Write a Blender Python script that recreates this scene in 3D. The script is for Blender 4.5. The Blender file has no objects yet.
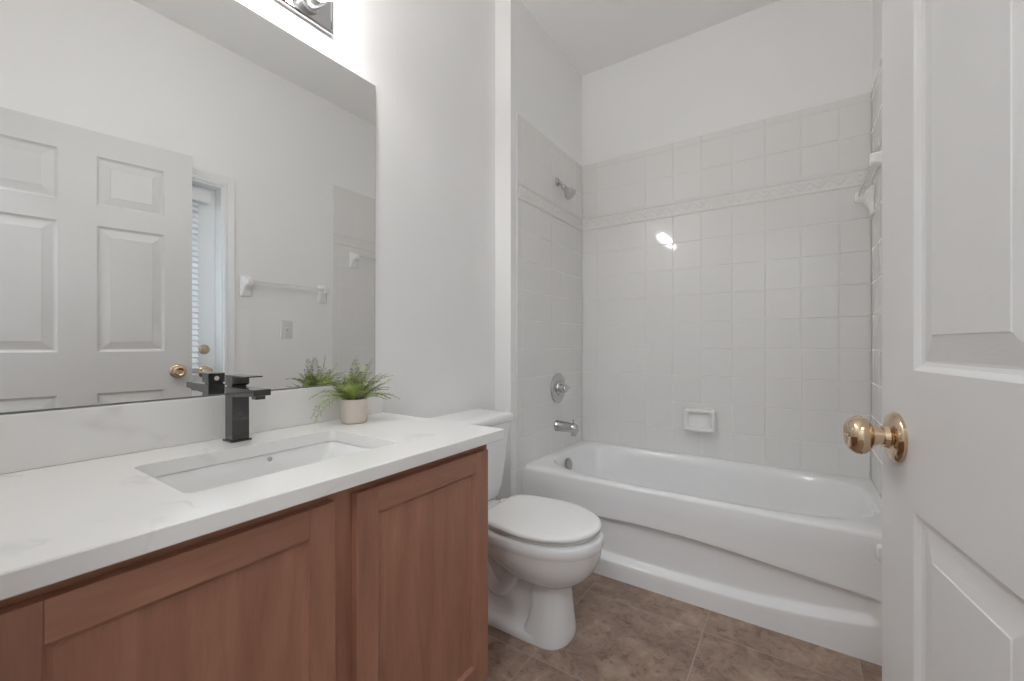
import bpy, bmesh, math, random
from mathutils import Vector, Matrix

random.seed(11)
S = bpy.context.scene
C = S.collection
PI = math.pi

# ------------------------------------------------------------------ camera
CAM = Vector((1.3173, 0.0, 1.0939))
cam_d = bpy.data.cameras.new('camera')
cam_d.sensor_width = 36.0
cam_d.lens = 36.0 * 421.4553 / 1024
cam_d.shift_y = 3.754 / 1024
cam_d.clip_start = 0.01
cam = bpy.data.objects.new('camera', cam_d)
cam.location = CAM
cam.rotation_euler = (PI / 2, 0, 0.5952)
C.objects.link(cam)
S.camera = cam

# ------------------------------------------------------------------ world, view
W = bpy.data.worlds.new('world')
S.world = W
W.use_nodes = True
bgn = W.node_tree.nodes['Background']
bgn.inputs['Color'].default_value = (0.80, 0.90, 1.0, 1)
bgn.inputs['Strength'].default_value = 8.0
S.view_settings.view_transform = 'Standard'
S.view_settings.look = 'None'
S.view_settings.gamma = 1.0
S.view_settings.use_curve_mapping = False
S.view_settings.exposure = -0.08
S.cycles.diffuse_bounces = 12
S.cycles.max_bounces = 16
S.cycles.glossy_bounces = 6
BULB_STRENGTH = 72.0
HALL_FILL_WATTS = 16.0  # output of the added hallway fill lamp

# ------------------------------------------------------------------ materials
def new_mat(name):
    m = bpy.data.materials.new(name)
    m.use_nodes = True
    nt = m.node_tree
    return m, nt, nt.nodes['Principled BSDF']

def mat(name, col, rough=0.5, metal=0.0, spec=0.5, coat=0.0, bump=None):
    m, nt, b = new_mat(name)
    b.inputs['Base Color'].default_value = (*col, 1)
    b.inputs['Roughness'].default_value = rough
    b.inputs['Metallic'].default_value = metal
    b.inputs['Specular IOR Level'].default_value = spec
    b.inputs['Coat Weight'].default_value = coat
    b.inputs['Coat Roughness'].default_value = 0.05
    if bump:
        sc, st, dist, stretch = bump
        tc = nt.nodes.new('ShaderNodeTexCoord')
        mp = nt.nodes.new('ShaderNodeMapping')
        mp.inputs['Scale'].default_value = stretch
        n = nt.nodes.new('ShaderNodeTexNoise')
        n.inputs['Scale'].default_value = sc
        n.inputs['Detail'].default_value = 3
        bp = nt.nodes.new('ShaderNodeBump')
        bp.inputs['Strength'].default_value = st
        bp.inputs['Distance'].default_value = dist
        L = nt.links.new
        L(tc.outputs['Object'], mp.inputs['Vector'])
        L(mp.outputs['Vector'], n.inputs['Vector'])
        L(n.outputs['Fac'], bp.inputs['Height'])
        L(bp.outputs['Normal'], b.inputs['Normal'])
    return m

def ramp(nt, stops):
    r = nt.nodes.new('ShaderNodeValToRGB')
    e = r.color_ramp.elements
    while len(e) < len(stops):
        e.new(0.5)
    for k, (p, c) in enumerate(stops):
        e[k].position = p
        e[k].color = (*c, 1)
    return r

M = {}
M['wall'] = mat('wall_paint', (0.89, 0.887, 0.885), 0.55, spec=0.3, bump=(160, 0.10, 0.002, (1, 1, 1)))
M['ceiling'] = mat('ceiling_paint', (0.90, 0.895, 0.885), 0.8, spec=0.2, bump=(120, 0.12, 0.002, (1, 1, 1)))
M['trim'] = mat('trim_paint', (0.83, 0.83, 0.83), 0.35, spec=0.5)
M['door'] = mat('door_paint', (0.68, 0.678, 0.675), 0.38, spec=0.45, bump=(30, 0.16, 0.0015, (1.2, 1.2, 14)))
M['tile'] = mat('glazed_tile', (0.815, 0.807, 0.795), 0.06, spec=0.5, bump=(9, 0.05, 0.004, (1, 1, 1)))
M['grout'] = mat('grout', (0.815, 0.805, 0.79), 0.5, spec=0.3)
M['tub'] = mat('tub_enamel', (0.885, 0.885, 0.89), 0.12, spec=0.5)
M['porcelain'] = mat('porcelain', (0.83, 0.83, 0.83), 0.10, spec=0.55)
M['plastic'] = mat('seat_plastic', (0.85, 0.845, 0.835), 0.2, spec=0.5)
M['ceramic'] = mat('white_ceramic', (0.90, 0.895, 0.89), 0.15, spec=0.5)
M['chrome'] = mat('chrome', (0.58, 0.58, 0.59), 0.12, metal=1)
M['nickel'] = mat('satin_chrome', (0.60, 0.60, 0.60), 0.25, metal=1)
M['dull'] = mat('dull_nickel', (0.42, 0.41, 0.40), 0.3, metal=1)
M['brass'] = mat('polished_brass', (0.66, 0.51, 0.36), 0.11, metal=1)
M['black'] = mat('black_metal', (0.022, 0.022, 0.022), 0.22, spec=0.7, coat=0.5, bump=(60, 0.12, 0.0008, (1, 1, 5)))
M['dark'] = mat('dark_void', (0.02, 0.02, 0.02), 0.8)
M['mirror'] = mat('mirror_silver', (0.86, 0.865, 0.86), 0.0, metal=1)
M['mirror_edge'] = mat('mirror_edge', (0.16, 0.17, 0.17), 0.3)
M['switch'] = mat('switch_plastic', (0.78, 0.775, 0.76), 0.3)
M['dot'] = mat('white_dot', (0.85, 0.85, 0.85), 0.4)
M['pot'] = mat('pot_stoneware', (0.66, 0.585, 0.52), 0.6, spec=0.3, bump=(90, 0.15, 0.001, (1, 1, 1)))
M['soil'] = mat('soil', (0.03, 0.022, 0.015), 0.95)
M['slat'] = mat('blind_slat', (0.86, 0.87, 0.88), 0.4)

def clear_glass():
    m, nt, b = new_mat('clear_glass')
    nt.nodes.remove(b)
    out = nt.nodes['Material Output']
    t = nt.nodes.new('ShaderNodeBsdfTransparent')
    t.inputs['Color'].default_value = (0.95, 0.97, 0.97, 1)
    g = nt.nodes.new('ShaderNodeBsdfGlossy')
    g.inputs['Roughness'].default_value = 0.02
    mx = nt.nodes.new('ShaderNodeMixShader')
    mx.inputs['Fac'].default_value = 0.08
    nt.links.new(t.outputs[0], mx.inputs[1])
    nt.links.new(g.outputs[0], mx.inputs[2])
    nt.links.new(mx.outputs[0], out.inputs['Surface'])
    return m
M['glass'] = clear_glass()

def towel_bar_plastic():
    m, nt, b = new_mat('frosted_bar')
    b.inputs['Base Color'].default_value = (0.95, 0.95, 0.95, 1)
    b.inputs['Roughness'].default_value = 0.08
    b.inputs['Transmission Weight'].default_value = 0.93
    b.inputs['IOR'].default_value = 1.18
    return m
M['bar'] = towel_bar_plastic()

def emit(name, col, st):
    m, nt, b = new_mat(name)
    b.inputs['Base Color'].default_value = (0.9, 0.9, 0.9, 1)
    b.inputs['Emission Color'].default_value = (*col, 1)
    b.inputs['Emission Strength'].default_value = st
    return m
M['bulb'] = emit('lit_bulb', (1.0, 0.985, 0.965), BULB_STRENGTH)
M['dome'] = emit('fill_lamp_dome', (1.0, 0.98, 0.95), 2.0)  # glowing dome of the added hallway lamp

def wood(name, stretch, seed):
    m, nt, b = new_mat(name)
    L = nt.links.new
    tc = nt.nodes.new('ShaderNodeTexCoord')
    mp = nt.nodes.new('ShaderNodeMapping')
    mp.inputs['Scale'].default_value = stretch
    mp.inputs['Location'].default_value = (seed, seed * 1.7, seed * 0.6)
    L(tc.outputs['Object'], mp.inputs['Vector'])
    n1 = nt.nodes.new('ShaderNodeTexNoise')
    n1.inputs['Scale'].default_value = 3.2
    n1.inputs['Detail'].default_value = 4
    n1.inputs['Distortion'].default_value = 0.8
    n2 = nt.nodes.new('ShaderNodeTexNoise')
    n2.inputs['Scale'].default_value = 26
    n2.inputs['Detail'].default_value = 5
    n3 = nt.nodes.new('ShaderNodeTexWave')
    n3.inputs['Scale'].default_value = 1.1
    n3.inputs['Distortion'].default_value = 9.0
    n3.inputs['Detail'].default_value = 2.0
    n3.inputs['Detail Scale'].default_value = 0.6
    for n in (n1, n2, n3):
        L(mp.outputs['Vector'], n.inputs['Vector'])
    r = ramp(nt, [(0.28, (0.275, 0.127, 0.082)), (0.52, (0.365, 0.178, 0.115)), (0.75, (0.455, 0.232, 0.155))])
    a1 = nt.nodes.new('ShaderNodeMath'); a1.operation = 'MULTIPLY_ADD'
    a1.inputs[1].default_value = 0.63
    L(n1.outputs['Fac'], a1.inputs[0])
    a2 = nt.nodes.new('ShaderNodeMath'); a2.operation = 'MULTIPLY'
    a2.inputs[1].default_value = 0.22
    L(n2.outputs['Fac'], a2.inputs[0])
    L(a2.outputs[0], a1.inputs[2])
    a3 = nt.nodes.new('ShaderNodeMath'); a3.operation = 'MULTIPLY_ADD'
    a3.inputs[1].default_value = 0.14
    L(n3.outputs['Fac'], a3.inputs[0])
    L(a1.outputs[0], a3.inputs[2])
    L(a3.outputs[0], r.inputs['Fac'])
    L(r.outputs['Color'], b.inputs['Base Color'])
    b.inputs['Roughness'].default_value = 0.36
    b.inputs['Specular IOR Level'].default_value = 0.45
    bp = nt.nodes.new('ShaderNodeBump')
    bp.inputs['Strength'].default_value = 0.06
    bp.inputs['Distance'].default_value = 0.001
    L(n2.outputs['Fac'], bp.inputs['Height'])
    L(bp.outputs['Normal'], b.inputs['Normal'])
    return m
M['wood_v'] = wood('maple_upright_grain', (7, 7, 0.9), 0.0)
M['wood_h'] = wood('maple_level_grain', (7, 0.9, 7), 4.3)

def quartz():
    m, nt, b = new_mat('white_quartz')
    L = nt.links.new
    tc = nt.nodes.new('ShaderNodeTexCoord')
    mp = nt.nodes.new('ShaderNodeMapping')
    mp.inputs['Rotation'].default_value = (0.5, 0.3, 0.4)
    L(tc.outputs['Object'], mp.inputs['Vector'])
    n = nt.nodes.new('ShaderNodeTexNoise')
    n.inputs['Scale'].default_value = 2.1
    n.inputs['Detail'].default_value = 4
    n.inputs['Distortion'].default_value = 0.6
    L(mp.outputs['Vector'], n.inputs['Vector'])
    r = ramp(nt, [(0.0, (0.855, 0.85, 0.84)), (0.485, (0.855, 0.85, 0.84)), (0.5, (0.74, 0.735, 0.725)),
                  (0.515, (0.855, 0.85, 0.84)), (1.0, (0.855, 0.85, 0.84))])
    n2 = nt.nodes.new('ShaderNodeTexNoise')
    n2.inputs['Scale'].default_value = 5
    L(tc.outputs['Object'], n2.inputs['Vector'])
    mk = ramp(nt, [(0.54, (0, 0, 0)), (0.66, (1, 1, 1))])
    L(n2.outputs['Fac'], mk.inputs['Fac'])
    mx = nt.nodes.new('ShaderNodeMix'); mx.data_type = 'RGBA'
    mx.inputs[6].default_value = (0.855, 0.85, 0.84, 1)
    L(n.outputs['Fac'], r.inputs['Fac'])
    L(r.outputs['Color'], mx.inputs[7])
    L(mk.outputs['Color'], mx.inputs[0])
    L(mx.outputs[2], b.inputs['Base Color'])
    b.inputs['Roughness'].default_value = 0.17
    return m
M['quartz'] = quartz()

def slate_floor():
    m, nt, b = new_mat('brown_slate_tile')
    L = nt.links.new
    tc = nt.nodes.new('ShaderNodeTexCoord')
    mp = nt.nodes.new('ShaderNodeMapping')
    P = 0.4745
    mp.inputs['Location'].default_value = (-(0.545 - 4 * P), -(1.2635 - 8 * P), 0)
    L(tc.outputs['Object'], mp.inputs['Vector'])
    br = nt.nodes.new('ShaderNodeTexBrick')
    br.offset = 0.0
    br.squash = 1.0
    br.inputs['Scale'].default_value = 1.0
    br.inputs['Brick Width'].default_value = P
    br.inputs['Row Height'].default_value = P
    br.inputs['Mortar Size'].default_value = 0.0020
    br.inputs['Mortar Smooth'].default_value = 0.3
    br.inputs['Color1'].default_value = (0, 0, 0, 1)
    br.inputs['Color2'].default_value = (1, 1, 1, 1)
    L(mp.outputs['Vector'], br.inputs['Vector'])
    # shift the stone pattern from tile to tile
    sh = nt.nodes.new('ShaderNodeVectorMath'); sh.operation = 'MULTIPLY_ADD'
    sh.inputs[1].default_value = (7.3, 3.9, 5.1)
    L(br.outputs['Color'], sh.inputs[0])
    L(tc.outputs['Object'], sh.inputs[2])
    n1 = nt.nodes.new('ShaderNodeTexNoise')
    n1.inputs['Scale'].default_value = 6.5
    n1.inputs['Detail'].default_value = 9
    n1.inputs['Roughness'].default_value = 0.62
    n1.inputs['Distortion'].default_value = 0.7
    n2 = nt.nodes.new('ShaderNodeTexNoise')
    n2.inputs['Scale'].default_value = 24
    n2.inputs['Detail'].default_value = 8
    n2.inputs['Roughness'].default_value = 0.7
    n2.inputs['Distortion'].default_value = 0.9
    L(sh.outputs[0], n1.inputs['Vector'])
    L(sh.outputs[0], n2.inputs['Vector'])
    r1 = ramp(nt, [(0.30, (0.215, 0.150, 0.116)), (0.46, (0.295, 0.208, 0.162)), (0.60, (0.365, 0.263, 0.207)), (0.8, (0.45, 0.34, 0.27))])
    L(n1.outputs['Fac'], r1.inputs['Fac'])
    r2 = ramp(nt, [(0.34, (0.60, 0.58, 0.56)), (0.47, (0.98, 0.98, 0.98)), (0.56, (1.08, 1.06, 1.04)), (0.70, (1.42, 1.38, 1.33))])
    L(n2.outputs['Fac'], r2.inputs['Fac'])
    mu = nt.nodes.new('ShaderNodeMix'); mu.data_type = 'RGBA'; mu.blend_type = 'MULTIPLY'
    mu.inputs[0].default_value = 1.0
    L(r1.outputs['Color'], mu.inputs[6])
    L(r2.outputs['Color'], mu.inputs[7])
    mx = nt.nodes.new('ShaderNodeMix'); mx.data_type = 'RGBA'
    L(br.outputs['Fac'], mx.inputs[0])
    L(mu.outputs[2], mx.inputs[6])
    mx.inputs[7].default_value = (0.40, 0.335, 0.29, 1)
    L(mx.outputs[2], b.inputs['Base Color'])
    b.inputs['Roughness'].default_value = 0.42
    b.inputs['Specular IOR Level'].default_value = 0.4
    ad = nt.nodes.new('ShaderNodeMath'); ad.operation = 'SUBTRACT'
    L(n2.outputs['Fac'], ad.inputs[0])
    L(br.outputs['Fac'], ad.inputs[1])
    bp = nt.nodes.new('ShaderNodeBump')
    bp.inputs['Strength'].default_value = 0.5
    bp.inputs['Distance'].default_value = 0.004
    L(ad.outputs[0], bp.inputs['Height'])
    L(bp.outputs['Normal'], b.inputs['Normal'])
    return m
M['floor'] = slate_floor()

def leaf():
    m, nt, b = new_mat('fern_leaf')
    L = nt.links.new
    tc = nt.nodes.new('ShaderNodeTexCoord')
    n = nt.nodes.new('ShaderNodeTexNoise')
    n.inputs['Scale'].default_value = 28
    L(tc.outputs['Object'], n.inputs['Vector'])
    r = ramp(nt, [(0.33, (0.17, 0.24, 0.05)), (0.5, (0.36, 0.50, 0.09)), (0.66, (0.58, 0.68, 0.24))])
    L(n.outputs['Fac'], r.inputs['Fac'])
    L(r.outputs['Color'], b.inputs['Base Color'])
    b.inputs['Roughness'].default_value = 0.5
    return m
M['leaf'] = leaf()
M['leaf_tip'] = mat('fern_tip', (0.16, 0.145, 0.085), 0.6)

# ------------------------------------------------------------------ mesh helpers
def obj(name, bm, m, parent=None, smooth=False, angle=40, recalc=True):
    if recalc:
        bmesh.ops.recalc_face_normals(bm, faces=bm.faces)
    me = bpy.data.meshes.new(name)
    bm.to_mesh(me)
    bm.free()
    for k in (m if isinstance(m, (list, tuple)) else [m]):
        me.materials.append(k)
    if smooth:
        me.polygons.foreach_set('use_smooth', [True] * len(me.polygons))
        me.set_sharp_from_angle(angle=math.radians(angle))
    o = bpy.data.objects.new(name, me)
    C.objects.link(o)
    if parent is not None:
        o.parent = parent
        o.matrix_parent_inverse = Matrix.Identity(4)
    return o

def tag(o, label=None, cat=None, group=None, kind=None):
    if label: o['label'] = label
    if cat: o['category'] = cat
    if group: o['group'] = group
    if kind: o['kind'] = kind
    return o

def thing(name, label, cat, loc=(0, 0, 0), rotz=0.0, group=None, kind=None):
    o = bpy.data.objects.new(name, None)
    o.empty_display_size = 0.05
    o.location = loc
    o.rotation_euler = (0, 0, rotz)
    C.objects.link(o)
    return tag(o, label, cat, group, kind)

def struct(name, bm, m, label, cat, smooth=False):
    return tag(obj(name, bm, m, None, smooth), label, cat, None, 'structure')

def add_box(bm, lo, hi, bevel=0.0, seg=2, mi=0):
    t = bmesh.new()
    lo, hi = Vector(lo), Vector(hi)
    bmesh.ops.create_cube(t, size=1.0)
    for v in t.verts:
        v.co = Vector(((v.co.x + 0.5) * (hi.x - lo.x) + lo.x, (v.co.y + 0.5) * (hi.y - lo.y) + lo.y,
                       (v.co.z + 0.5) * (hi.z - lo.z) + lo.z))
    if bevel > 0:
        bmesh.ops.bevel(t, geom=list(t.edges), offset=bevel, segments=seg, profile=0.5, affect='EDGES')
    merge(bm, t, mi)

def merge(bm, t, mi=0, mtx=None):
    mp = {}
    for v in t.verts:
        mp[v.index if v.index >= 0 else id(v)] = None
    t.verts.index_update()
    new = [bm.verts.new(mtx @ v.co if mtx else v.co) for v in t.verts]
    for f in t.faces:
        try:
            g = bm.faces.new([new[v.index] for v in f.verts])
            g.material_index = mi if mi else f.material_index
        except ValueError:
            pass
    t.free()

def box(lo, hi, bevel=0.0, seg=2):
    bm = bmesh.new()
    add_box(bm, lo, hi, bevel, seg)
    return bm

def rings_loft(bm, rings, close=True, cap0=True, cap1=True, mi=0):
    vs = [[bm.verts.new(p) for p in r] for r in rings]
    n = len(rings[0])
    for a, b in zip(vs[:-1], vs[1:]):
        for k in range(n if close else n - 1):
            f = bm.faces.new((a[k], a[(k + 1) % n], b[(k + 1) % n], b[k]))
            f.material_index = mi
    if cap0:
        bm.faces.new(vs[0]).material_index = mi
    if cap1:
        bm.faces.new(vs[-1]).material_index = mi
    return vs

def frame_of(axis):
    a = Vector(axis).normalized()
    u = a.orthogonal().normalized()
    return u, a.cross(u), a

def add_lathe(bm, prof, origin=(0, 0, 0), axis=(0, 0, 1), n=32, mi=0, caps=True):
    """prof: list of (radius, height along axis)"""
    u, v, a = frame_of(axis)
    o = Vector(origin)
    rings = []
    for r, h in prof:
        r = max(r, 1e-5)
        rings.append([o + a * h + (u * math.cos(2 * PI * k / n) + v * math.sin(2 * PI * k / n)) * r for k in range(n)])
    rings_loft(bm, rings, True, caps, caps, mi)

def add_tube(bm, pts, r, n=12, mi=0):
    pts = [Vector(p) for p in pts]
    rs = r if isinstance(r, (list, tuple)) else [r] * len(pts)
    rings = []
    prev = None
    for k, p in enumerate(pts):
        t = (pts[min(k + 1, len(pts) - 1)] - pts[max(k - 1, 0)]).normalized()
        if prev is None:
            u = t.orthogonal().normalized()
        else:
            u = (prev - t * prev.dot(t)).normalized()
        prev = u
        w = t.cross(u)
        rings.append([p + (u * math.cos(2 * PI * j / n) + w * math.sin(2 * PI * j / n)) * rs[k] for j in range(n)])
    rings_loft(bm, rings, True, True, True, mi)

def rrect(cx, cy, hx, hy, r, n=6):
    """rounded rectangle outline in 2-D, counter-clockwise"""
    out = []
    for sx, sy, a0 in ((1, 1, 0), (-1, 1, PI / 2), (-1, -1, PI), (1, -1, 1.5 * PI)):
        for k in range(n + 1):
            a = a0 + PI / 2 * k / n
            out.append((cx + sx * (hx - r) + r * math.cos(a), cy + sy * (hy - r) + r * math.sin(a)))
    return out

# ------------------------------------------------------------------ dimensions
XR = 1.616          # right wall
YB = 2.649          # back wall (tile face at 2.643)
YF = 0.03           # near wall, room side
H = 2.921
XW = 0.098          # wet wall face
YW = 1.789          # where the wet wall begins
ZC, TC, DC, YC = 0.8375, 0.031, 0.580, 1.046   # counter
DX0, DX1, DZ = 0.68, 1.59, 2.15                # doorway in the near wall
EY0, EY1, EZ = 0.235, 1.148, 2.060             # opening of the outside door

# ------------------------------------------------------------------ room shell
struct('floor', box((-0.12, -1.75, -0.08), (1.76, 2.77, 0.0)), M['floor'], 'brown stone look square floor tiles with thin pale grout', 'floor')
struct('ceiling', box((-0.12, -1.75, H), (1.76, 2.77, H + 0.08)), M['ceiling'], 'plain white ceiling over the bathroom and tub', 'ceiling')
struct('wall_left', box((-0.12, -1.75, 0), (0, 2.77, H)), M['wall'], 'white painted wall behind the mirror and the toilet', 'wall')
struct('wall_back', box((0, YB, 0), (XR, YB + 0.12, H)), M['wall'], 'white painted wall at the far side of the tub above the tiles', 'wall')
struct('wall_alcove', box((0, YW, 0), (XW, YB, H)), M['wall'], 'white wall end jutting out beside the toilet and carrying the shower fittings', 'wall')
bm = bmesh.new()
add_box(bm, (XR, -1.75, 0), (XR + 0.14, EY0, H))
add_box(bm, (XR, EY1, 0), (XR + 0.14, YB + 0.12, H))
add_box(bm, (XR, EY0, EZ), (XR + 0.14, EY1, H))
struct('wall_right', bm, M['wall'], 'white painted wall with a towel bar, seen in the mirror', 'wall')
bm = bmesh.new()
add_box(bm, (0, YF - 0.12, 0), (DX0, YF, H))
add_box(bm, (DX0, YF - 0.12, DZ), (DX1, YF, H))
add_box(bm, (DX1, YF - 0.12, 0), (XR, YF, H))
struct('wall_front', bm, M['wall'], 'white wall with the open doorway at the near end of the vanity', 'wall')
struct('wall_hallway', box((0, -1.75, 0), (XR, -1.63, H)), M['wall'], 'white hallway wall facing the bathroom doorway', 'wall')

# door lining of the doorway
bm = bmesh.new()
add_box(bm, (DX0, YF - 0.12, 0), (DX0 + 0.012, YF, DZ))
add_box(bm, (DX1 - 0.012, YF - 0.12, 0), (DX1, YF, DZ))
add_box(bm, (DX0 + 0.012, YF - 0.12, DZ - 0.012), (DX1 - 0.012, YF, DZ))
struct('trim_1', bm, M['trim'], 'white jamb lining the open doorway', 'door frame')

def casing(y0, y1, z1, x, w=0.066, t=0.016):
    """mitred colonial casing around an opening in the right wall (room side)"""
    prof = [(0, 0.006), (0.006, 0.011), (0.018, 0.012), (0.026, 0.009), (0.034, 0.012), (0.056, 0.016), (w, 0.014), (w, 0.0)]
    bm = bmesh.new()
    rings = []
    for path_k in range(4):
        ring = []
        for d, h in [(0, 0.0)] + prof:
            if path_k == 0: p = (x - h, y0 - d, 0)
            elif path_k == 1: p = (x - h, y0 - d, z1 + d)
            elif path_k == 2: p = (x - h, y1 + d, z1 + d)
            else: p = (x - h, y1 + d, 0)
            ring.append(p)
        rings.append(ring)
    rings_loft(bm, rings, True, True, True)
    return bm
struct('trim_2', casing(EY0, EY1, EZ, XR), M['trim'], 'white moulded casing around the outside door, seen in the mirror', 'door frame')
bm = bmesh.new()
add_box(bm, (XR, EY0, 0), (XR + 0.14, EY0 + 0.008, EZ))
add_box(bm, (XR, EY1 - 0.008, 0), (XR + 0.14, EY1, EZ))
add_box(bm, (XR, EY0 + 0.008, EZ - 0.008), (XR + 0.14, EY1 - 0.008, EZ))
struct('trim_3', bm, M['trim'], 'white jamb lining the outside door opening', 'door frame')

def baseboard(name, lo, hi, label):
    struct(name, box(lo, hi, 0.004, 2), M['trim'], label, 'baseboard')
baseboard('baseboard_left', (0, 1.03, 0), (0.012, YW, 0.085), 'white baseboard on the wall behind the toilet')
baseboard('baseboard_right', (XR - 0.012, EY1 + 0.068, 0), (XR, 1.880, 0.085), 'white baseboard on the wall under the towel bar')

# ------------------------------------------------------------------ tiled surround
PT = 0.1588
ZV = [0.0, 0.12, 0.278, 0.436, 0.594, 0.752, 0.910, 1.068, 1.226, 1.384, 1.542, 1.700, 1.862]
ZTOP = [1.950, 2.105, 2.2635, 2.307]

def tile_panel(name, mk, us, label, z_from=0.0, face=0.006):
    """mk(u, z, d): point at u along the wall, height z, d off the wall"""
    bm = bmesh.new()
    g = 0.0014
    u0, u1 = us[0], us[-1]
    # grout bed
    q = [mk(u0, z_from, 0.0), mk(u1, z_from, 0.0), mk(u1, ZTOP[-1], 0.0), mk(u0, ZTOP[-1], 0.0)]
    q2 = [mk(u0, z_from, 0.0042), mk(u1, z_from, 0.0042), mk(u1, ZTOP[-1], 0.0042), mk(u0, ZTOP[-1], 0.0042)]
    rings_loft(bm, [q, q2], True, True, True, mi=1)
    def tile(ua, ub, za, zb, top=face, bev=0.0028, tilt=0.0006):
        ua += g; ub -= g; za += g; zb -= g
        if ub - ua < 0.008 or zb - za < 0.008: return
        a = random.uniform(-tilt, tilt) * min(1, (ub - ua) / 0.15)
        b = random.uniform(-tilt, tilt) * min(1, (zb - za) / 0.15)
        def ring(i, d, tl):
            return [mk(ua + i, za + i, d + tl * (-a - b)), mk(ub - i, za + i, d + tl * (a - b)),
                    mk(ub - i, zb - i, d + tl * (a + b)), mk(ua + i, zb - i, d + tl * (-a + b))]
        rings_loft(bm, [ring(0, 0.003, 0), ring(0.0006, top - 0.0016, 0.6), ring(bev, top, 1)], True, False, True)
    for rows in (ZV, ZTOP):
        for za, zb in zip(rows[:-1], rows[1:]):
            if zb <= z_from: continue
            za = max(za, z_from)
            for ua, ub in zip(us[:-1], us[1:]):
                tile(ua, ub, za, zb)
    # decorative border: two liners and a relief band
    for za, zb in ((1.862, 1.878), (1.936, 1.950)):
        prof = [(0.0, 0.004), (0.002, 0.009), (0.5, 0.0115), (0.998, 0.009), (1.0, 0.004)]
        rings = []
        for u in (u0, u1):
            rings.append([mk(u, za + (zb - za) * f, d) for f, d in prof])
        rings_loft(bm, rings, False, False, False)
    nu = max(8, int((u1 - u0) / 0.0045)); nv = 12
    grid = []
    for i in range(nu + 1):
        u = u0 + (u1 - u0) * i / nu
        col = []
        for j in range(nv + 1):
            t = j / nv
            z = 1.878 + 0.058 * t
            ph = 2 * PI * u / 0.0794
            vine = math.exp(-((t - 0.5 - 0.26 * math.sin(ph)) / 0.10) ** 2)
            c = ((ph / PI) % 1.0) - 0.5
            s = 1 if int(ph / PI) % 2 == 0 else -1
            leafb = math.exp(-((c / 0.20) ** 2 + ((t - 0.5 + 0.22 * s) / 0.15) ** 2))
            col.append(bm.verts.new(mk(u, z, 0.0058 + 0.0032 * max(vine, leafb))))
        grid.append(col)
    for i in range(nu):
        for j in range(nv):
            bm.faces.new((grid[i][j], grid[i + 1][j], grid[i + 1][j + 1], grid[i][j + 1]))
    return struct(name, bm, [M['tile'], M['grout']], label, 'tiled wall', smooth=False)

ub = [XW + 0.006] + [0.2200 + PT * k for k in range(9)] + [XR - 0.006]
tile_panel('wall_tile_back', lambda u, z, d: (u, YB - d, z), ub, 'off-white square tiles with a relief border on the wall behind the tub', 0.40)
us = [1.843, 1.893] + [1.893 + PT * k for k in range(1, 5)] + [YB - 0.001]
tile_panel('wall_tile_alcove', lambda u, z, d: (XW + d, u, z), us, 'off-white tiles on the narrow wall behind the shower fittings', face=0.0052)
us = [1.884, 1.934] + [1.934 + PT * k for k in range(1, 5)] + [YB - 0.001]
tile_panel('wall_tile_right', lambda u, z, d: (XR - d, u, z), us, 'off-white tiles on the right wall of the tub, partly behind the white door', face=0.0050)

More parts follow.
